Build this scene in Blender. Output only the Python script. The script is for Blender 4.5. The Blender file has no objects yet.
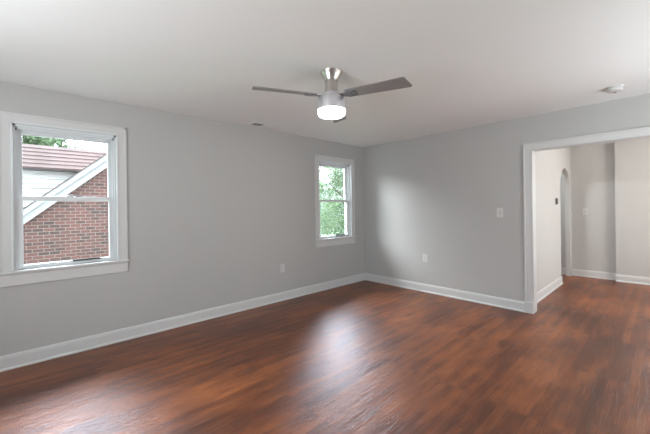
import bpy, bmesh, math, random
from mathutils import Vector, Matrix
random.seed(7)
S = bpy.context.scene
COL = S.collection

# ------------------------------------------------------------------ camera
TH = math.radians(47.07); ROLL = 0.0125
F = Vector((math.cos(TH), math.sin(TH), 0)); R0 = Vector((math.sin(TH), -math.cos(TH), 0)); U0 = Vector((0, 0, 1))
# roll: horizon climbs to the right of the picture
Rr = R0*math.cos(ROLL) - U0*math.sin(ROLL)
Ur = U0*math.cos(ROLL) + R0*math.sin(ROLL)
cam = bpy.data.cameras.new('camera'); co = bpy.data.objects.new('camera', cam); COL.objects.link(co)
m = Matrix((Rr, Ur, -F)).transposed().to_4x4(); m.translation = Vector((-4.56, -3.84, 1.34)); co.matrix_world = m
cam.sensor_width = 36; cam.lens = 320/650*36; cam.shift_y = -(217-207.6)/650; cam.clip_start = 0.02
S.camera = co

# ------------------------------------------------------------------ world, exposure
S.view_settings.view_transform = 'Standard'; S.view_settings.look = 'None'
S.view_settings.gamma = 1; S.view_settings.use_curve_mapping = False
S.view_settings.exposure = 0.0
W = bpy.data.worlds.new('sky'); S.world = W; W.use_nodes = True
nt = W.node_tree; nt.nodes.clear()
geo = nt.nodes.new('ShaderNodeTexCoord'); sep = nt.nodes.new('ShaderNodeSeparateXYZ')
ramp = nt.nodes.new('ShaderNodeValToRGB'); bg = nt.nodes.new('ShaderNodeBackground'); wo = nt.nodes.new('ShaderNodeOutputWorld')
# overcast sky: brighter towards the zenith
ramp.color_ramp.elements[0].position = 0.0; ramp.color_ramp.elements[0].color = (.20, .212, .225, 1)
ramp.color_ramp.elements[1].position = 0.8; ramp.color_ramp.elements[1].color = (.86, .93, 1.0, 1)
e = ramp.color_ramp.elements.new(.34); e.color = (.50, .56, .64, 1)
nt.links.new(geo.outputs['Generated'], sep.inputs[0]); nt.links.new(sep.outputs['Z'], ramp.inputs[0])
# bright patch added to the sky for the floor glare, beyond the two windows and well above the trees
dt = nt.nodes.new('ShaderNodeVectorMath'); dt.operation = 'DOT_PRODUCT'; dt.inputs[1].default_value = Vector((.30, .80, .50)).normalized()
mr = nt.nodes.new('ShaderNodeMapRange'); mr.interpolation_type = 'SMOOTHSTEP'; mr.inputs[1].default_value = .82; mr.inputs[2].default_value = .95; mr.inputs[4].default_value = 1.0
cl = nt.nodes.new('ShaderNodeMix'); cl.data_type = 'RGBA'; cl.blend_type = 'ADD'; cl.inputs[7].default_value = (5.6, 6.1, 7.3, 1)
nt.links.new(geo.outputs['Generated'], dt.inputs[0]); nt.links.new(dt.outputs['Value'], mr.inputs[0]); nt.links.new(mr.outputs[0], cl.inputs[0])
nt.links.new(ramp.outputs[0], cl.inputs[6]); nt.links.new(cl.outputs[2], bg.inputs[0]); bg.inputs[1].default_value = 7.0
nt.links.new(bg.outputs[0], wo.inputs[0])

def area(name, loc, d, w, h, power, color=(1, 1, 1), portal=False, spread=math.pi):
    l = bpy.data.lights.new(name, 'AREA'); l.shape = 'RECTANGLE'; l.size = w; l.size_y = h
    l.energy = power; l.color = color; l.spread = spread
    o = bpy.data.objects.new(name, l); COL.objects.link(o); o.location = loc
    o.rotation_euler = Vector(d).to_track_quat('-Z', 'Y').to_euler()
    if portal: l.cycles.is_portal = True
    return o
# daylight and fill: sky portals on the two seen windows, added fill areas behind the camera, daylight areas in the hall
area('window_daylight', (-4.27, .145, 1.47), (0, -1, 0), .78, 1.29, 1, portal=True)
area('window_daylight', (-.745, .145, 1.47), (0, -1, 0), .78, 1.29, 1, portal=True)
area('window_daylight', (-6.02, -2.3, 1.3), (1, -.1, .78), 1.5, 1.2, 60, (.91, .97, 1))  # boosted fill added at the unseen back window, tilted towards the ceiling
area('window_daylight', (-1.4, -5.32, 1.4), (.2, .8, 1.6), 1.5, 1.2, 48, (.92, .97, 1))  # fill added on the unseen camera side, aimed up to lift the ceiling
area('window_daylight', (2.9, -4.6, 1.45), (-1, 0, 0), .85, 1.2, 20, (1, .97, .93))
area('passage_ceiling_light', (1.9, -1.2, 2.40), (.8, -.3, -1), .4, .4, 45, (.97, 1, 1))  # added fill to brighten the passage behind the arch, no fixture there
area('window_daylight', (1.6, -5.3, 1.45), (0, 1, .2), 1.0, 1.2, 40, (1, .94, .88))
# hazy sun behind thin cloud, seen only as a soft patch beside the corner window
sl_ = bpy.data.lights.new('hazy_sun', 'SUN'); sl_.energy = 14; sl_.angle = math.radians(50); sl_.color = (.95, .98, 1)
so_ = bpy.data.objects.new('hazy_sun', sl_); COL.objects.link(so_); so_.rotation_euler = Vector((1, -1.2, -1.0)).to_track_quat('-Z', 'Y').to_euler()

# ------------------------------------------------------------------ materials
def mat(name, color, rough=.5, metal=0, spec=.5, noise=0, nscale=6, bump=0, bscale=40, emit=0, coat=0):
    M = bpy.data.materials.new(name); M.use_nodes = True; n = M.node_tree.nodes; L = M.node_tree.links
    b = n['Principled BSDF']; b.inputs['Roughness'].default_value = rough; b.inputs['Metallic'].default_value = metal
    b.inputs['Specular IOR Level'].default_value = spec; b.inputs['Coat Weight'].default_value = coat
    b.inputs['Base Color'].default_value = (*color, 1)
    tc = n.new('ShaderNodeTexCoord')
    if noise:
        t = n.new('ShaderNodeTexNoise'); t.inputs['Scale'].default_value = nscale; t.inputs['Detail'].default_value = 4
        L.new(tc.outputs['Object'], t.inputs['Vector'])
        mx = n.new('ShaderNodeMix'); mx.data_type = 'RGBA'
        mx.inputs[6].default_value = (*[c*(1-noise) for c in color], 1); mx.inputs[7].default_value = (*[min(1, c*(1+noise)) for c in color], 1)
        L.new(t.outputs['Fac'], mx.inputs[0]); L.new(mx.outputs[2], b.inputs['Base Color'])
    if bump:
        t = n.new('ShaderNodeTexNoise'); t.inputs['Scale'].default_value = bscale; t.inputs['Detail'].default_value = 3
        L.new(tc.outputs['Object'], t.inputs['Vector'])
        bp = n.new('ShaderNodeBump'); bp.inputs['Strength'].default_value = bump; bp.inputs['Distance'].default_value = .01
        L.new(t.outputs['Fac'], bp.inputs['Height']); L.new(bp.outputs[0], b.inputs['Normal'])
    if emit:
        b.inputs['Emission Color'].default_value = (*color, 1); b.inputs['Emission Strength'].default_value = emit
    return M

M_wall = mat('wall_paint', (.498, .498, .487), .45, spec=.35, noise=.012, nscale=3, bump=.06, bscale=90)
M_hall = mat('hall_paint', (.56, .555, .54), .5, spec=.3, noise=.012, nscale=3, bump=.05, bscale=90)
M_ceil = mat('ceiling_paint', (.87, .885, .88), .8, spec=.2, noise=.01, nscale=2, bump=.05, bscale=70)
M_trim = mat('trim_paint', (.655, .658, .65), .35, noise=.015, nscale=8)
M_vinyl = mat('window_vinyl', (.72, .75, .76), .3, noise=.01, nscale=8)
M_dark = mat('dark_gap', (.03, .03, .03), .7, noise=.1)
M_slot = mat('slot_grey', (.12, .12, .12), .6, noise=.1)
M_plate = mat('plate_plastic', (.65, .65, .635), .35, noise=.01)
M_nickel = mat('brushed_nickel', (.56, .53, .50), .32, metal=1, noise=.08, nscale=30)
M_housing = mat('satin_silver', (.80, .80, .84), .38, metal=.85, noise=.03, nscale=30)
M_bracket = mat('dark_nickel', (.22, .22, .24), .35, metal=.9, noise=.08, nscale=30)
M_lamp = mat('lit_diffuser', (1, .985, .96), .4, emit=10)
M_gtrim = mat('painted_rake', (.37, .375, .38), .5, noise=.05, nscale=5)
M_siding = mat('white_siding', (.68, .68, .66), .6, noise=.02, nscale=4)
M_bark = mat('bark', (.13, .10, .08), .9, noise=.4, nscale=12, bump=.5, bscale=20)
M_lawn = mat('grass_ground', (.10, .17, .06), .9, noise=.4, nscale=3, bump=.4, bscale=30)
M_therm = mat('thermostat_grey', (.16, .15, .14), .5, noise=.05)

def blade_material():
    M = mat('blade_woodgrain', (.17, .155, .15), .3, spec=.6)
    n = M.node_tree.nodes; L = M.node_tree.links; b = n['Principled BSDF']
    tc = n.new('ShaderNodeTexCoord'); mp = n.new('ShaderNodeMapping'); mp.inputs['Scale'].default_value = (3, 60, 3)
    t = n.new('ShaderNodeTexNoise'); t.inputs['Scale'].default_value = 2; t.inputs['Detail'].default_value = 6
    mx = n.new('ShaderNodeMix'); mx.data_type = 'RGBA'; mx.inputs[6].default_value = (.20, .19, .19, 1); mx.inputs[7].default_value = (.32, .31, .305, 1)
    L.new(tc.outputs['Object'], mp.inputs[0]); L.new(mp.outputs[0], t.inputs['Vector']); L.new(t.outputs['Fac'], mx.inputs[0]); L.new(mx.outputs[2], b.inputs['Base Color'])
    return M
M_blade = blade_material()

def glass():
    M = bpy.data.materials.new('window_glass'); M.use_nodes = True; n = M.node_tree.nodes; L = M.node_tree.links; n.clear()
    o = n.new('ShaderNodeOutputMaterial'); tr = n.new('ShaderNodeBsdfTransparent'); gl = n.new('ShaderNodeBsdfGlossy'); gl.inputs['Roughness'].default_value = .02
    fr = n.new('ShaderNodeFresnel'); fr.inputs['IOR'].default_value = 1.2; mx = n.new('ShaderNodeMixShader')
    tr.inputs[0].default_value = (.97, .985, .98, 1)
    L.new(fr.outputs[0], mx.inputs[0]); L.new(tr.outputs[0], mx.inputs[1]); L.new(gl.outputs[0], mx.inputs[2]); L.new(mx.outputs[0], o.inputs[0])
    return M
M_glass = glass()

def wood_floor():
    M = bpy.data.materials.new('oak_strip_floor'); M.use_nodes = True; n = M.node_tree.nodes; L = M.node_tree.links
    b = n['Principled BSDF']
    tc = n.new('ShaderNodeTexCoord')
    br = n.new('ShaderNodeTexBrick'); br.offset = .37; br.offset_frequency = 1; br.squash = 1
    br.inputs['Scale'].default_value = 1; br.inputs['Brick Width'].default_value = .95; br.inputs['Row Height'].default_value = .0575
    br.inputs['Mortar Size'].default_value = .0009; br.inputs['Mortar Smooth'].default_value = .3; br.inputs['Bias'].default_value = 0
    br.inputs['Color1'].default_value = (0, 0, 0, 1); br.inputs['Color2'].default_value = (1, 1, 1, 1); br.inputs['Mortar'].default_value = (0, 0, 0, 1)
    L.new(tc.outputs['Object'], br.inputs['Vector'])
    def noise(scale, det, sx, sy, rough=.55, w=0):
        mp = n.new('ShaderNodeMapping'); mp.inputs['Scale'].default_value = (sx, sy, 1); mp.inputs['Location'].default_value = (w, w*.7, 0)
        t = n.new('ShaderNodeTexNoise'); t.inputs['Scale'].default_value = scale; t.inputs['Detail'].default_value = det; t.inputs['Roughness'].default_value = rough
        L.new(tc.outputs['Object'], mp.inputs[0]); L.new(mp.outputs[0], t.inputs['Vector']); return t.outputs['Fac']
    def math_(op, a, c):
        x = n.new('ShaderNodeMath'); x.operation = op
        for i, v in enumerate((a, c)):
            if isinstance(v, (int, float)): x.inputs[i].default_value = v
            else: L.new(v, x.inputs[i])
        return x.outputs[0]
    grain = noise(4, 8, 1.1, 34, .7)
    blot = noise(1.3, 5, .9, 1.7, .6, 3.3)
    blot2 = noise(5, 5, .55, 2.2, .6, 9.1)
    # plank tone * .25 + blotches + grain
    v = math_('MULTIPLY', br.outputs['Color'], .10)
    v = math_('ADD', v, math_('MULTIPLY', blot, .62))
    v = math_('ADD', v, math_('MULTIPLY', blot2, .34))
    v = math_('ADD', v, math_('MULTIPLY', grain, .34))
    v = math_('SUBTRACT', v, .225)
    r = n.new('ShaderNodeValToRGB'); cr = r.color_ramp
    cr.elements[0].position = .22; cr.elements[0].color = (.042, .013, .007, 1)
    cr.elements[1].position = .80; cr.elements[1].color = (.50, .185, .055, 1)
    e = cr.elements.new(.42); e.color = (.120, .034, .012, 1)
    e = cr.elements.new(.60); e.color = (.28, .085, .025, 1)
    L.new(v, r.inputs[0]); L.new(r.outputs[0], b.inputs['Base Color'])
    b.inputs['Specular IOR Level'].default_value = .5; b.inputs['IOR'].default_value = 1.5
    rr = n.new('ShaderNodeMapRange'); rr.inputs[3].default_value = .30; rr.inputs[4].default_value = .42
    L.new(blot2, rr.inputs[0]); L.new(rr.outputs[0], b.inputs['Roughness'])
    bump = n.new('ShaderNodeBump'); bump.inputs['Strength'].default_value = .6; bump.inputs['Distance'].default_value = .005
    h = math_('ADD', math_('MULTIPLY', grain, .8), math_('MULTIPLY', noise(2.2, 4, 1, 7, .6, 5), 2.2))
    h = math_('SUBTRACT', h, math_('MULTIPLY', br.outputs['Fac'], .1))
    L.new(h, bump.inputs['Height']); L.new(bump.outputs[0], b.inputs['Normal'])
    return M
M_floor = wood_floor()

def brick():
    M = bpy.data.materials.new('red_brick'); M.use_nodes = True; n = M.node_tree.nodes; L = M.node_tree.links; b = n['Principled BSDF']
    tc = n.new('ShaderNodeTexCoord'); sp = n.new('ShaderNodeSeparateXYZ'); cb = n.new('ShaderNodeCombineXYZ')
    L.new(tc.outputs['Object'], sp.inputs[0]); L.new(sp.outputs['X'], cb.inputs[0]); L.new(sp.outputs['Z'], cb.inputs[1])
    br = n.new('ShaderNodeTexBrick'); br.inputs['Scale'].default_value = 1; br.inputs['Brick Width'].default_value = .17; br.inputs['Row Height'].default_value = .0677
    br.inputs['Mortar Size'].default_value = .007; br.inputs['Mortar Smooth'].default_value = .2; br.inputs['Bias'].default_value = -.1
    br.inputs['Color1'].default_value = (.165, .060, .048, 1); br.inputs['Color2'].default_value = (.055, .032, .027, 1); br.inputs['Mortar'].default_value = (.24, .20, .18, 1)
    L.new(cb.outputs[0], br.inputs['Vector'])
    t = n.new('ShaderNodeTexNoise'); t.inputs['Scale'].default_value = 1.6; t.inputs['Detail'].default_value = 5; L.new(cb.outputs[0], t.inputs['Vector'])
    mx = n.new('ShaderNodeMix'); mx.data_type = 'RGBA'; mx.blend_type = 'MULTIPLY'; mx.inputs[0].default_value = .5
    L.new(br.outputs['Color'], mx.inputs[6]); L.new(t.outputs['Fac'], mx.inputs[7])
    g = n.new('ShaderNodeBrightContrast'); g.inputs[1].default_value = .02
    L.new(mx.outputs[2], g.inputs[0]); L.new(g.outputs[0], b.inputs['Base Color'])
    b.inputs['Roughness'].default_value = .9
    bp = n.new('ShaderNodeBump'); bp.inputs['Strength'].default_value = .6; bp.inputs['Distance'].default_value = .01; bp.invert = True
    L.new(br.outputs['Fac'], bp.inputs['Height']); L.new(bp.outputs[0], b.inputs['Normal'])
    return M
M_brick = brick()

def shingle():
    M = bpy.data.materials.new('red_shingle'); M.use_nodes = True; n = M.node_tree.nodes; L = M.node_tree.links; b = n['Principled BSDF']
    tc = n.new('ShaderNodeTexCoord'); t = n.new('ShaderNodeTexBrick')
    t.inputs['Scale'].default_value = 1; t.inputs['Brick Width'].default_value = .3; t.inputs['Row Height'].default_value = .5
    t.inputs['Mortar Size'].default_value = .0; t.inputs['Color1'].default_value = (.19, .135, .128, 1); t.inputs['Color2'].default_value = (.13, .095, .09, 1)
    L.new(tc.outputs['Object'], t.inputs['Vector'])
    ns = n.new('ShaderNodeTexNoise'); ns.inputs['Scale'].default_value = 30; ns.inputs['Detail'].default_value = 4; L.new(tc.outputs['Object'], ns.inputs['Vector'])
    mx = n.new('ShaderNodeMix'); mx.data_type = 'RGBA'; mx.blend_type = 'MULTIPLY'; mx.inputs[0].default_value = .35
    L.new(t.outputs['Color'], mx.inputs[6]); L.new(ns.outputs['Fac'], mx.inputs[7]); L.new(mx.outputs[2], b.inputs['Base Color'])
    b.inputs['Roughness'].default_value = .9
    return M
M_shingle = shingle()

def leafmat(name, c1, c2):
    M = bpy.data.materials.new(name); M.use_nodes = True; n = M.node_tree.nodes; L = M.node_tree.links; n.clear()
    o = n.new('ShaderNodeOutputMaterial'); d = n.new('ShaderNodeBsdfDiffuse'); t = n.new('ShaderNodeBsdfTranslucent'); ms = n.new('ShaderNodeMixShader'); ms.inputs[0].default_value = .45
    tc = n.new('ShaderNodeTexCoord'); ns = n.new('ShaderNodeTexNoise'); ns.inputs['Scale'].default_value = 1.3; ns.inputs['Detail'].default_value = 6
    mx = n.new('ShaderNodeMix'); mx.data_type = 'RGBA'; mx.inputs[6].default_value = (*c1, 1); mx.inputs[7].default_value = (*c2, 1)
    L.new(tc.outputs['Object'], ns.inputs['Vector']); L.new(ns.outputs['Fac'], mx.inputs[0])
    L.new(mx.outputs[2], d.inputs[0]); L.new(mx.outputs[2], t.inputs[0]); L.new(d.outputs[0], ms.inputs[1]); L.new(t.outputs[0], ms.inputs[2]); L.new(ms.outputs[0], o.inputs[0])
    return M
M_leaf = leafmat('tree_leaves', (.06, .10, .055), (.26, .34, .21))
M_leaf2 = leafmat('pale_leaves', (.13, .17, .16), (.30, .36, .33))  # distance haze put into the leaf colour, paler and greyer

# ------------------------------------------------------------------ mesh helpers
def world_loc(o):
    v = Vector((0, 0, 0))
    while o is not None: v = v + Vector(o.location); o = o.parent
    return v
def obj(name, bm, m, parent=None, smooth=False, bevel=0, local=False):
    """link bm (built in world coordinates) as ONE mesh object, placed relative to its parent"""
    if parent is not None and not local:
        bmesh.ops.translate(bm, verts=bm.verts, vec=-world_loc(parent))
    bmesh.ops.recalc_face_normals(bm, faces=bm.faces)
    me = bpy.data.meshes.new(name); bm.to_mesh(me); bm.free(); me.materials.append(m)
    if smooth:
        for p in me.polygons: p.use_smooth = True
    o = bpy.data.objects.new(name, me); COL.objects.link(o)
    if parent is not None: o.parent = parent
    if bevel:
        b = o.modifiers.new('bevel', 'BEVEL'); b.width = bevel; b.segments = 2; b.limit_method = 'ANGLE'
    if smooth:
        try: me.set_sharp_from_angle(angle=math.radians(50))
        except Exception: pass
    return o
def box(bm, x0, x1, y0, y1, z0, z1):
    r = bmesh.ops.create_cube(bm, size=1)['verts']
    for v in r: v.co = Vector(((x0+x1)/2 + v.co.x*(x1-x0), (y0+y1)/2 + v.co.y*(y1-y0), (z0+z1)/2 + v.co.z*(z1-z0)))
    return r
def boxes(*bs):
    bm = bmesh.new()
    for b in bs: box(bm, *b)
    return bm
def prism(bm, pts, axis, a, b):
    """closed outline pts (2D, in the two axes left over) extruded along axis from a to b"""
    def P(p, t):
        if axis == 0: return (t, p[0], p[1])
        if axis == 1: return (p[0], t, p[1])
        return (p[0], p[1], t)
    va = [bm.verts.new(P(p, a)) for p in pts]; vb = [bm.verts.new(P(p, b)) for p in pts]
    bm.faces.new(va); bm.faces.new(vb[::-1])
    for i in range(len(pts)):
        j = (i+1) % len(pts); bm.faces.new((va[i], va[j], vb[j], vb[i]))
def lathe(bm, prof, c, seg=48):
    """profile of (radius, z) turned round a vertical axis at c"""
    rings = []
    for r, z in prof:
        if r < 1e-5: rings.append([bm.verts.new((c[0], c[1], z))]); continue
        rings.append([bm.verts.new((c[0]+r*math.cos(2*math.pi*k/seg), c[1]+r*math.sin(2*math.pi*k/seg), z)) for k in range(seg)])
    for A, B in zip(rings, rings[1:]):
        for k in range(seg):
            l = (k+1) % seg
            if len(A) == 1: bm.faces.new((A[0], B[k], B[l]))
            elif len(B) == 1: bm.faces.new((A[k], A[l], B[0]))
            else: bm.faces.new((A[k], A[l], B[l], B[k]))
def empty(name, loc, label=None, cat=None, group=None, kind=None):
    o = bpy.data.objects.new(name, None); COL.objects.link(o); o.location = loc; o.empty_display_size = .1
    return tag(o, label, cat, group, kind)
def tag(o, label=None, cat=None, group=None, kind=None):
    if label: o['label'] = label
    if cat: o['category'] = cat
    if group: o['group'] = group
    if kind: o['kind'] = kind
    return o
def struct(name, bm, m, label=None, cat=None, bevel=0, smooth=False):
    return tag(obj(name, bm, m, None, smooth, bevel), label, cat, None, 'structure')
def wall_grid(bm, axis, a, b, u0, u1, z0, z1, holes):
    """wall slab a..b thick across axis, with rectangular holes (u0,u1,z0,z1)"""
    us = sorted({u0, u1, *[h[0] for h in holes], *[h[1] for h in holes]}); zs = sorted({z0, z1, *[h[2] for h in holes], *[h[3] for h in holes]})
    for i in range(len(us)-1):
        for j in range(len(zs)-1):
            cu, cz = (us[i]+us[i+1])/2, (zs[j]+zs[j+1])/2
            if any(h[0] < cu < h[1] and h[2] < cz < h[3] for h in holes): continue
            if axis == 1: box(bm, us[i], us[i+1], a, b, zs[j], zs[j+1])
            else: box(bm, a, b, us[i], us[i+1], zs[j], zs[j+1])
    bmesh.ops.remove_doubles(bm, verts=bm.verts, dist=1e-5)
    # drop the faces shared by two neighbouring cells
    seen = {}
    for f in bm.faces:
        seen.setdefault(tuple(sorted(v.index for v in f.verts)), []).append(f)
    bm.verts.index_update(); seen = {}
    for f in bm.faces: seen.setdefault(tuple(sorted(v.index for v in f.verts)), []).append(f)
    bmesh.ops.delete(bm, geom=[f for fs in seen.values() if len(fs) > 1 for f in fs], context='FACES_ONLY')

# ------------------------------------------------------------------ the setting
HZ = 2.44; T = .135; X0, Y0 = -6.1, -5.4; HX = 3.0
Z0, Z1 = .83, 2.11
WA = (-4.66, -3.88); WB = (-1.135, -.355)
struct('floor', boxes((X0, HX+.2, Y0, .0, -.2, 0)), M_floor, 'glossy red brown strip hardwood floor', 'floor')
struct('ceiling', boxes((X0-T, HX+.2, Y0-T, T, HZ, HZ+.15)), M_ceil, 'flat white painted ceiling', 'ceiling')
bm = bmesh.new(); wall_grid(bm, 1, 0, T, X0-T, .12, -.2, HZ, [(*WA, Z0, Z1), (*WB, Z0, Z1)])
struct('wall_left', bm, M_wall, 'light grey wall with the two windows', 'wall')
OY, OZ = -2.695, 2.012; OE = -4.5
bm = bmesh.new(); wall_grid(bm, 0, 0, .12, Y0, 0, 0, HZ, [(OE-.02, OY+.02, 0, OZ+.02)])
struct('wall_right', bm, M_wall, 'light grey wall with the wide cased opening to the hall', 'wall')
bm = bmesh.new(); wall_grid(bm, 0, X0-T, X0, Y0, 0, -.2, HZ, [(-3.05, -1.55, .7, 1.9)])
struct('wall_back', bm, M_wall, 'light grey wall behind the camera', 'wall')
bm = bmesh.new(); wall_grid(bm, 1, Y0-T, Y0, X0-T, HX+.2, -.2, HZ, [(-2.15, -.65, .8, 2.1), (1.1, 2.1, .8, 2.1)])
struct('wall_front', bm, M_wall, 'light grey wall on the camera side', 'wall')
# hall wall with an arched doorway, open to the floor
AX0, AX1, AR = 2.09, 2.84, .375
zc = 1.99 - AR
bm = boxes((.12, AX0, -2.58, -2.51, 0, HZ), (AX1, HX, -2.58, -2.51, 0, HZ))
arc = [((AX0+AX1)/2 - AR*math.cos(math.pi*k/20), zc + AR*math.sin(math.pi*k/20)) for k in range(21)]
for (xa, za), (xb, zb) in zip(arc, arc[1:]):
    prism(bm, [(xa, za), (xb, zb), (xb, HZ), (xa, HZ)], 1, -2.58, -2.51)
struct('wall_hall_left', bm, M_hall, 'pale hall wall with the arched doorway', 'wall')
bm = bmesh.new(); wall_grid(bm, 0, HX, HX+.2, Y0, 0, -.2, HZ, [(-5.05, -4.15, .8, 2.1)])
struct('wall_hall_far', bm, M_hall, 'far grey hall wall with the light switch', 'wall')
struct('wall_hall_right', boxes((HX-.09, HX, -4.1, -3.205, 0, HZ)), M_hall, 'hall wall section standing forward at the right edge', 'wall')
struct('wall_passage', boxes((.12, HX, -.02, .2, 0, HZ)), M_hall, 'wall closing the passage behind the arch', 'wall')

# baseboards with a moulded cap and a shoe moulding
def base_profile():
    return [(0, 0), (.026, 0), (.026, .008), (.022, .016), (.014, .021), (.014, .098), (.011, .106), (.011, .112), (.006, .122), (0, .124)]
def baseboard(name, axis, sgn, at, a, b):
    bm = bmesh.new(); prism(bm, [(at+sgn*p[0], p[1]) for p in base_profile()], axis, a, b)
    return struct(name, bm, M_trim, 'white painted baseboard with shoe moulding', 'baseboard')
baseboard('baseboard_left', 0, -1, 0, X0, 0)
baseboard('baseboard_right', 1, -1, 0, -2.602, -.0)
baseboard('baseboard_hall_left', 0, -1, -2.58, .12, 2.10)
baseboard('baseboard_hall_far', 1, -1, HX, -3.205, -.02)
baseboard('baseboard_hall_right', 1, -1, HX-.09, -4.1, -3.205)
baseboard('baseboard_back', 1, 1, X0, Y0, 0)
baseboard('baseboard_front', 0, 1, Y0, X0, 0)

# cased opening: jambs, casing with back band and plinth blocks
def cased_opening():
    t = empty('trim_opening', (0, OY, 0), 'white casing round the wide opening to the hall', 'door casing', kind='structure')
    obj('jamb', boxes((-.004, .14, OY, OY+.02, 0, OZ), (-.004, .14, OE-.02, OE, 0, OZ), (-.004, .14, OE-.02, OY+.02, OZ, OZ+.02)), M_trim, t)
    for nm, y0, y1 in (('casing', OY+.006, OY+.092), ('casing', OE-.092, OE-.006)):
        bm = boxes((-.014, 0, y0, y1, .135, OZ+.006))
        out = y1 if y1 > OY else y0; s = 1 if y1 > OY else -1
        box(bm, -.022, 0, min(out, out-s*.016), max(out, out-s*.016), .135, OZ+.006)
        inn = y0 if s > 0 else y1
        box(bm, -.017, 0, min(inn, inn+s*.012), max(inn, inn+s*.012), .135, OZ+.006)
        obj(nm, bm, M_trim, t, bevel=.002)
    z = OZ+.006
    bm = boxes((-.014, 0, OE-.092, OY+.092, z, z+.086)); box(bm, -.024, 0, OE-.096, OY+.096, z+.070, z+.088); box(bm, -.017, 0, OE-.006, OY+.006, z, z+.012)
    obj('head_casing', bm, M_trim, t, bevel=.002)
    for y0, y1 in ((OY-.002, OY+.096), (OE-.096, OE+.002)):
        obj('plinth_block', boxes((-.027, 0, y0, y1, 0, .137)), M_trim, t, bevel=.003)
    # casing on the hall side
    obj('hall_casing', boxes((.12, .136, OY+.006, OY+.090, 0, OZ+.09), (.12, .136, OE-.09, OE-.006, 0, OZ+.09), (.12, .136, OE-.006, OY+.006, OZ+.006, OZ+.09)), M_trim, t)
cased_opening()

# ------------------------------------------------------------------ windows
def window(n, place, label, lift=True):
    """built for an opening .78 wide in the plane y=0, centred on x=0; place maps (x,y,z) to the room"""
    root = empty('window_%d' % n, place(Vector((0, 0, Z0))), label, 'window', kind='structure')
    def P(name, bm, m, par=root, **k):
        for v in bm.verts: v.co = place(v.co)
        return obj(name, bm, m, par, **k)
    h = .39; B = Z0; Tp = Z1
    # casing: flat board, raised outer band, inner bead
    bm = boxes((-h-.075, -h+.004, -.013, 0, B, Tp+.075), (h-.004, h+.075, -.013, 0, B, Tp+.075), (-h+.004, h-.004, -.013, 0, Tp-.004, Tp+.075))
    for a, b_ in ((-h-.078, -h-.063), (h+.063, h+.078)): box(bm, a, b_, -.021, 0, B, Tp+.078)
    box(bm, -h-.078, h+.078, -.021, 0, Tp+.063, Tp+.078)
    P('casing', bm, M_trim, bevel=.0015)
    bm = boxes((-h-.004, -h+.012, -.022, .03, B, Tp), (h-.012, h+.004, -.022, .03, B, Tp), (-h-.004, h+.004, -.022, .03, Tp-.012, Tp+.004))
    P('inner_bead', bm, M_vinyl, bevel=.003)  # brighter than the casing: light caught by the bead is put into its colour
    P('stool', boxes((-h-.090, h+.090, -.034, 0, B-.020, B), (-h+.001, h-.001, 0, .1, B-.020, B-.001)), M_trim, bevel=.004)
    bm = bmesh.new(); prism(bm, [(0, B-.132), (0, B-.020), (-.018, B-.020), (-.018, B-.028), (-.014, B-.034), (-.014, B-.122), (-.009, B-.132)], 0, -h-.078, h+.078)
    P('apron', bm, M_trim)
    # frame lining the opening
    bm = boxes((-h, -h+.028, .008, .125, B, Tp), (h-.028, h, .008, .125, B, Tp), (-h, h, .008, .125, Tp-.03, Tp), (-h, h, .05, .14, B-.012, B-.002))
    for s in (-1, 1):
        for y in (.030, .072, .115): box(bm, min(s*(h-.028), s*(h-.040)), max(s*(h-.028), s*(h-.040)), y-.005, y+.005, B, Tp-.03)
    for y in (.030, .072): box(bm, -h+.028, h-.028, y-.005, y+.005, Tp-.048, Tp-.03)
    P('window_frame', bm, M_vinyl)
    def sash(name, y, z0, z1, bot, top):
        w = .358
        bm = boxes((-w, -.318, y-.017, y+.017, z0, z1), (.318, w, y-.017, y+.017, z0, z1), (-.318, .318, y-.017, y+.017, z0, z0+bot), (-.318, .318, y-.017, y+.017, z1-top, z1))
        s_ = P(name, bm, M_vinyl, bevel=.002)
        P('glass_pane', boxes((-.322, .322, y-.001, y+.001, z0+bot-.004, z1-top+.004)), M_glass, s_)
        return s_
    up = sash('upper_sash', .092, 1.435, Tp-.03, .035, .055)
    lo = sash('lower_sash', .052, B+.002, 1.474, .034, .038)
    if lift:
        bm = boxes((.02, .24, .018, .036, B+.030, B+.038)); box(bm, .02, .24, .018, .022, B+.030, B+.046)
        P('sash_lift', bm, M_slot, lo)
    bm = bmesh.new(); lathe(bm, [(0, 1.474), (.022, 1.474), (.022, 1.482), (.012, 1.488), (0, 1.488)], (0, .053), 20)
    box(bm, -.006, .034, .042, .056, 1.486, 1.494)
    P('sash_lock', bm, M_vinyl, lo)
    for s in (-1, 1):
        P('balance_shoe', boxes((min(s*.352, s*.366), max(s*.352, s*.366), .020, .036, Tp-.060, Tp-.042)), M_slot)
    return root
window(1, lambda v: Vector((v.x-4.27, v.y, v.z)), 'double hung window looking at the brick house')
window(2, lambda v: Vector((v.x-.745, v.y, v.z)), 'double hung window beside the room corner with green leaves outside')

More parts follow.
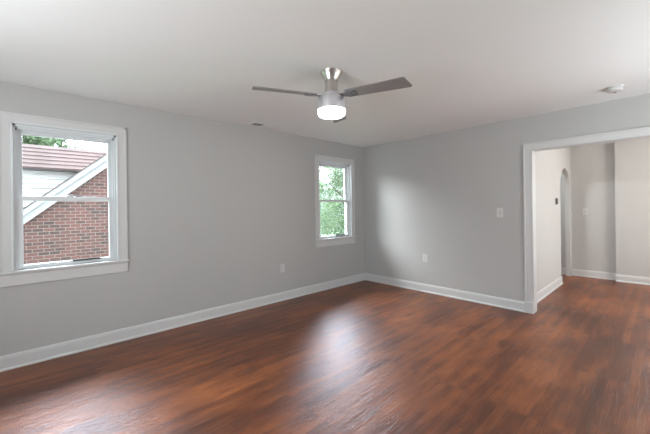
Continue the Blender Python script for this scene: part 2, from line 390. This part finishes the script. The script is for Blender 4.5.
# openings added for the fill behind the camera, and out of frame in the hall: plain frames
def plain_window(n, b, axis):
    (x0, x1, y0, y1, z0, z1) = b
    bm = bmesh.new(); fw = .06
    if axis == 0:
        for c in ((x0, x1, y0, y0+fw, z0, z1), (x0, x1, y1-fw, y1, z0, z1), (x0, x1, y0, y1, z0, z0+fw), (x0, x1, y0, y1, z1-fw, z1), (x0, x1, y0, y1, (z0+z1)/2-.02, (z0+z1)/2+.02)): box(bm, *c)
    else:
        for c in ((x0, x0+fw, y0, y1, z0, z1), (x1-fw, x1, y0, y1, z0, z1), (x0, x1, y0, y1, z0, z0+fw), (x0, x1, y0, y1, z1-fw, z1), (x0, x1, y0, y1, (z0+z1)/2-.02, (z0+z1)/2+.02)): box(bm, *c)
    struct('window_%d' % n, bm, M_vinyl, 'white framed window out of the picture', 'window')
plain_window(3, (X0-.2, X0-.12, -3.05, -1.55, .7, 1.9), 0)
plain_window(4, (-2.15, -.65, Y0-.2, Y0-.12, .8, 2.1), 1)
plain_window(5, (HX+.1, HX+.18, -5.05, -4.15, .8, 2.1), 0)
plain_window(6, (1.1, 2.1, Y0-.2, Y0-.12, .8, 2.1), 1)

# ------------------------------------------------------------------ ceiling fan with light
FX, FY = -2.745, -1.981
fan = empty('ceiling_fan', (FX, FY, HZ), 'brushed nickel ceiling fan with three grey blades and a lit round light', 'ceiling fan')
bm = bmesh.new(); lathe(bm, [(0, HZ), (.088, HZ), (.088, HZ-.008), (.083, HZ-.014), (.076, HZ-.030), (.058, HZ-.062), (.055, HZ-.075), (0, HZ-.075)], (FX, FY))
obj('canopy', bm, M_nickel, fan, smooth=True)
bm = bmesh.new(); lathe(bm, [(0, HZ-.075), (.050, HZ-.075), (.050, HZ-.150), (.055, HZ-.154), (.055, HZ-.172), (0, HZ-.172)], (FX, FY))
obj('neck', bm, M_nickel, fan, smooth=True)
bm = bmesh.new(); lathe(bm, [(0, HZ-.172), (.062, HZ-.172), (.068, HZ-.178), (.068, HZ-.205), (.104, HZ-.212), (.113, HZ-.224), (.115, HZ-.262), (.115, HZ-.312), (0, HZ-.312)], (FX, FY))
obj('motor_housing', bm, M_housing, fan, smooth=True)
bm = bmesh.new(); lathe(bm, [(0, HZ-.312), (.111, HZ-.312), (.114, HZ-.320), (.113, HZ-.336), (.107, HZ-.350), (.092, HZ-.361), (.06, HZ-.370), (0, HZ-.373)], (FX, FY))
tag(obj('light_diffuser', bm, M_lamp, fan, smooth=True), 'glowing white round diffuser')
bzl = HZ - .198 - HZ
def blade_bm():
    """along +X from the hub, pitched; slanted tip with rounded corners"""
    bm = bmesh.new(); w0, w1, r0, r1 = .052, .066, .15, .655
    out = [(r0, -w0), (r1-.035, -w1), (r1-.022, -w1+.006), (r1-.002, w1-.014), (r1-.012, w1), (r1-.03, w1+.001), (r0, w0)]
    N = []
    prism(bm, out, 2, -.004, .004)
    return bm
def bracket_bm():
    bm = bmesh.new()
    prism(bm, [(.075, -.020), (.12, -.022), (.16, -.040), (.225, -.034), (.235, 0), (.225, .034), (.16, .040), (.12, .022), (.075, .020)], 2, -.010, -.004)
    for x, y in ((.185, -.022), (.185, .022), (.215, 0)): lathe(bm, [(0, -.015), (.006, -.014), (.007, -.010), (0, -.010)], (x, y), 12)
    box(bm, .06, .10, -.016, .016, -.022, -.004)
    return bm
PITCH = math.radians(-12); DROOP = math.radians(2.5)
base_blade = None
for k, ang in enumerate((163, 38, -77)):
    if base_blade is None:
        bl = obj('blade', blade_bm(), M_blade, fan, local=True, bevel=.0015)
        br_ = obj('blade_bracket', bracket_bm(), M_bracket, bl, local=True)
        base_blade, base_br = bl, br_
    else:
        bl = base_blade.copy(); COL.objects.link(bl); bl.parent = fan
        br_ = base_br.copy(); COL.objects.link(br_); br_.parent = bl
    bl.location = (0, 0, bzl)
    bl.rotation_mode = 'XYZ'; bl.rotation_euler = (Matrix.Rotation(math.radians(ang), 3, 'Z') @ Matrix.Rotation(DROOP, 3, 'Y') @ Matrix.Rotation(PITCH, 3, 'X')).to_euler()

# ------------------------------------------------------------------ small fittings
# ceiling register: frame, two banks of louvres turned opposite ways
vx, vy = -2.27, -.19
vent = empty('ceiling_vent', (vx, vy, HZ), 'white two way air register in the ceiling left of the fan', 'air vent')
w, d = .17, .075
obj('frame', boxes((vx-w, vx+w, vy-d, vy-d+.02, HZ-.006, HZ), (vx-w, vx+w, vy+d-.02, vy+d, HZ-.006, HZ), (vx-w, vx-w+.02, vy-d+.02, vy+d-.02, HZ-.006, HZ), (vx+w-.02, vx+w, vy-d+.02, vy+d-.02, HZ-.006, HZ), (vx-.008, vx+.008, vy-d+.02, vy+d-.02, HZ-.006, HZ)), M_ceil, vent)
obj('duct_opening', boxes((vx-w+.02, vx+w-.02, vy-d+.02, vy+d-.02, HZ-.0012, HZ-.0004)), M_dark, vent)  # flat black sheet painted as the shade inside the duct, ceiling stays solid
for s in (-1, 1):
    bm = bmesh.new()
    for k in range(9):
        x = vx + s*(.02 + k*.0155)
        prism(bm, [(x, HZ-.0015), (x+.0015, HZ-.0015), (x+.0015+s*.009, HZ-.010), (x+s*.009, HZ-.010)], 1, vy-d+.02, vy+d-.02)
    obj('louvre_bank', bm, M_ceil, vent)

# smoke detector
sx, sy = -.495, -3.50
sd = empty('smoke_detector', (sx, sy, HZ), 'round white smoke detector on the ceiling near the opening', 'smoke detector')
bm = bmesh.new(); lathe(bm, [(0, HZ), (.068, HZ), (.068, HZ-.010), (.064, HZ-.012), (0, HZ-.012)], (sx, sy), 40); obj('mounting_plate', bm, M_plate, sd, smooth=True)
bm = bmesh.new(); lathe(bm, [(0, HZ-.012), (.056, HZ-.012), (.057, HZ-.018), (.062, HZ-.020), (.060, HZ-.034), (.050, HZ-.042), (.02, HZ-.045), (0, HZ-.045)], (sx, sy), 40); obj('cover', bm, M_plate, sd, smooth=True)
bm = bmesh.new(); lathe(bm, [(0, HZ-.044), (.011, HZ-.044), (.011, HZ-.048), (0, HZ-.049)], (sx+.02, sy), 16); obj('test_button', bm, M_slot, sd, smooth=True)

def wall_plate(name, place, label, cat, kind, h=.125, w=.078):
    root = empty(name, place(Vector((0, 0, 0))), label, cat)
    def P(nm, bm, m, par=root, **k):
        for v in bm.verts: v.co = place(v.co)
        return obj(nm, bm, m, par, **k)
    P('cover_plate', boxes((-w/2, w/2, -.006, 0, -h/2, h/2)), M_plate, bevel=.002)
    if kind == 'outlet':
        for s in (-1, 1):
            c = s*.024
            bm = bmesh.new(); pts = []
            for k in range(24):
                a = 2*math.pi*k/24; pts.append((max(-.0165, min(.0165, .0185*math.cos(a))), c+.0155*math.sin(a)))
            prism(bm, pts, 1, -.009, -.006); r = P('receptacle', bm, M_plate)
            P('slot', boxes((-.008, -.0055, -.0096, -.0088, c, c+.008), (.0055, .008, -.0096, -.0088, c, c+.007), (-.002, .002, -.0096, -.0088, c-.009, c-.005)), M_slot, r)
        bm = bmesh.new(); box(bm, -.002, .002, -.008, -.006, -.002, .002); P('screw', bm, M_slot)
    else:
        P('switch_slot', boxes((-.006, .006, -.0066, -.006, -.013, .013)), M_slot)
        bm = bmesh.new(); prism(bm, [(-.006, -.010), (-.006, .008), (-.017, .014), (-.018, .009), (-.011, -.006)], 0, -.0045, .0045); P('toggle', bm, M_plate)
        for z in (-.03, .03): P('screw', boxes((-.002, .002, -.0075, -.006, z-.002, z+.002)), M_slot)
    return root
wall_plate('wall_outlet', lambda v: Vector((v.x-1.852, v.y, v.z+.468)), 'white outlet low on the grey wall between the two windows', 'outlet', 'outlet')
wall_plate('wall_outlet', lambda v: Vector((v.y, -v.x-1.226, v.z+.53)), 'white outlet low on the wall right of the corner', 'outlet', 'outlet')
wall_plate('light_switch', lambda v: Vector((v.y, -v.x-2.322, v.z+1.245)), 'white toggle switch on the wall left of the wide opening', 'light switch', 'switch')
wall_plate('light_switch', lambda v: Vector((HX+v.y, -v.x-2.785, v.z+1.21)), 'white toggle switch on the far hall wall', 'light switch', 'switch')
th = empty('thermostat', (1.75, -2.58, 1.395), 'small dark thermostat on the pale hall wall before the arch', 'thermostat')
obj('back_plate', boxes((1.71, 1.79, -2.588, -2.58, 1.335, 1.455)), M_plate, th, bevel=.002)
obj('body', boxes((1.717, 1.783, -2.612, -2.588, 1.345, 1.445)), M_therm, th, bevel=.004)

# ------------------------------------------------------------------ outside
GZ = -3.0
struct('ground', boxes((-30, 40, .4, 50, GZ-.2, GZ)), M_lawn, 'grass ground outside far below the windows', 'lawn')

house = empty('neighbour_house', (-2.2, 4.7, GZ), 'red brick house with a white sided dormer seen through the left window', 'house')
sl = .887
def rk(x): return 1.094 + sl*(x+4.61)     # underside of the rake boards on the gable face
XR = -2.2; XE = -5.25
bm = bmesh.new(); XE2 = 2*XR-XE
prism(bm, [(XE, GZ), (XE2, GZ), (XE2, rk(XE)+.1), (XR, rk(XR)+.1), (XE, rk(XE)+.1)], 1, 4.7, 10.5)
obj('brick_wall', bm, M_brick, house)
for s in (1, -1):
    X = lambda x: x if s == 1 else 2*XR-x
    bm = bmesh.new(); a, b_ = XE-.35, XR
    prism(bm, [(X(a), rk(a)), (X(b_), rk(b_)), (X(b_), rk(b_)+.155), (X(a), rk(a)+.155)], 1, 4.60, 4.70)
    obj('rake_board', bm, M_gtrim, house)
    bm = bmesh.new()
    prism(bm, [(X(a), rk(a)+.165), (X(b_), rk(b_)+.165), (X(b_), rk(b_)+.285), (X(a), rk(a)+.285)], 1, 4.53, 4.70)
    prism(bm, [(X(a), rk(a)+.155), (X(b_), rk(b_)+.155), (X(b_), rk(b_)+.165), (X(a), rk(a)+.165)], 1, 4.64, 4.70)
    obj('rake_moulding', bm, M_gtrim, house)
    bm = bmesh.new()
    prism(bm, [(X(a-.05), rk(a)+.245), (X(b_), rk(b_)+.285), (X(b_), rk(b_)+.31), (X(a-.05), rk(a)+.27)], 1, 4.50, 10.6)
    obj('roof', bm, M_shingle, house)
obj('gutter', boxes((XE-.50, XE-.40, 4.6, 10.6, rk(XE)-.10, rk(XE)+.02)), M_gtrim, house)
# dormer: lapped siding, soffit, stepped shingle roof
sy_ = 5.9
bm = bmesh.new(); z = .5; k = 0
while z < 2.30:
    prism(bm, [(sy_+.10, z), (sy_-.035, z), (sy_-.004, z+.105), (sy_+.10, z+.105)], 0, -5.9, -2.7); z += .105
obj('siding_wall', bm, M_siding, house)
bm = bmesh.new(); ey, ez, ry, rz = 5.65, 2.30, 6.32, 2.905
n = 6
for k in range(n):
    f0, f1 = k/n, (k+1)/n
    ya, za, yb, zb = ey+(ry-ey)*f0, ez+(rz-ez)*f0, ey+(ry-ey)*f1, ez+(rz-ez)*f1
    prism(bm, [(ya, za-.02), (ya-.006, za+.018), (yb, zb+.002), (yb, zb-.03)], 0, -6.1, -2.75)
prism(bm, [(ry, rz-.03), (ry, rz+.005), (ry+3, rz-.8), (ry+3, rz-.84)], 0, -6.1, -2.75)
obj('dormer_roof', bm, M_shingle, house)
obj('dormer_fascia', boxes((-6.08, -2.75, 5.68, 5.9, 2.255, 2.285)), M_slot, house)

def tree(loc, h, blobs, nleaf, lm, label, leaf=.10, seed=1):
    rnd = random.Random(seed)
    t = empty('tree', loc, label, 'tree', 'trees outside the windows')
    x, y, z = loc
    bm = bmesh.new()
    segs = 8
    def limb(p, q, r0, r1):
        d = (q-p); L_ = d.length
        r = bmesh.ops.create_cone(bm, cap_ends=True, segments=segs, radius1=r0, radius2=r1, depth=L_)['verts']
        mt = Matrix.Translation((p+q)/2) @ d.to_track_quat('Z', 'Y').to_matrix().to_4x4()
        for v in r: v.co = mt @ v.co
    base = Vector(loc); top = base + Vector((0, 0, h*.8)); limb(base, top, .16, .05)
    for c, r in blobs:
        c = Vector(c); q = base + Vector((0, 0, max(1, (c.z-z)*.6))); limb(q, c, .06, .02)
    obj('trunk', bm, M_bark, t)
    bm = bmesh.new(); tot = sum(r**2 for _, r in blobs)
    for c, r in blobs:
        c = Vector(c)
        # leaves gather in sprays, with air between the sprays
        nsp = max(6, int(60*r*r)); per = int(nleaf*r*r/tot/nsp)+1
        for _ in range(nsp):
            dd = Vector((rnd.gauss(0, 1), rnd.gauss(0, 1), rnd.gauss(0, 1))).normalized()*r*rnd.uniform(.45, 1)
            dd.z *= .8; s0 = c+dd; sr = .30*r*rnd.uniform(.5, 1)
            for _ in range(per):
                p = s0 + Vector((rnd.gauss(0, sr*.6), rnd.gauss(0, sr*.6), rnd.gauss(0, sr*.35)))
                L_ = leaf*rnd.uniform(.6, 1.3); a = Vector((rnd.gauss(0, 1), rnd.gauss(0, 1), rnd.gauss(-.3, .6))).normalized()
                b = a.cross(Vector((rnd.gauss(0, 1), rnd.gauss(0, 1), rnd.gauss(0, 1)))).normalized(); nn = a.cross(b)
                v = [bm.verts.new(p), bm.verts.new(p+a*L_*.5+b*L_*.3+nn*L_*.08), bm.verts.new(p+a*L_), bm.verts.new(p+a*L_*.5-b*L_*.3+nn*L_*.08)]
                bm.faces.new((v[0], v[1], v[2])); bm.faces.new((v[0], v[2], v[3]))
    obj('foliage', bm, lm, t)
# seen through the right window
tree((6.3, 4.6, GZ), 6.0, [((4.2, 5.0, 1.0), 1.1), ((5.4, 5.8, 1.6), 1.2), ((4.4, 5.6, 2.4), .9), ((5.6, 4.6, .4), 1.1), ((5.2, 5.4, 2.9), .9), ((4.2, 5.4, -.3), 1.0), ((6.0, 4.4, 1.9), 1.0)], 12000, M_leaf, 'green leafy tree just outside the corner window', .10, 3)
tree((8.6, 12.2, GZ), 7.0, [((7.2, 9.8, 1.0), 1.7), ((9.0, 9.4, .6), 1.9), ((7.8, 11, 2.6), 1.3), ((10.3, 8.2, 2.4), 1.5), ((6.6, 11.2, 0.2), 1.7), ((10.5, 8, 0), 1.8)], 12000, M_leaf2, 'pale hazy tree further off behind the corner window tree', .15, 5)
# above the dormer roof
tree((-4.5, 12.5, GZ), 7.2, [((-4.9, 12, 3.9), 1.2), ((-3.9, 12.4, 3.7), 1.0), ((-3.3, 12.0, 3.35), .6), ((-5.9, 12.6, 4.2), 1.2), ((-4.4, 13, 3.2), 1.2)], 16000, M_leaf, 'green tree crown rising above the red dormer roof', .13, 8)
tree((-2.3, 15.5, GZ), 7.2, [((-2.2, 15.4, 3.7), .75), ((-1.6, 15.9, 3.3), .8)], 2500, M_leaf2, 'small pale tree top at the right end of the dormer roof', .13, 9)
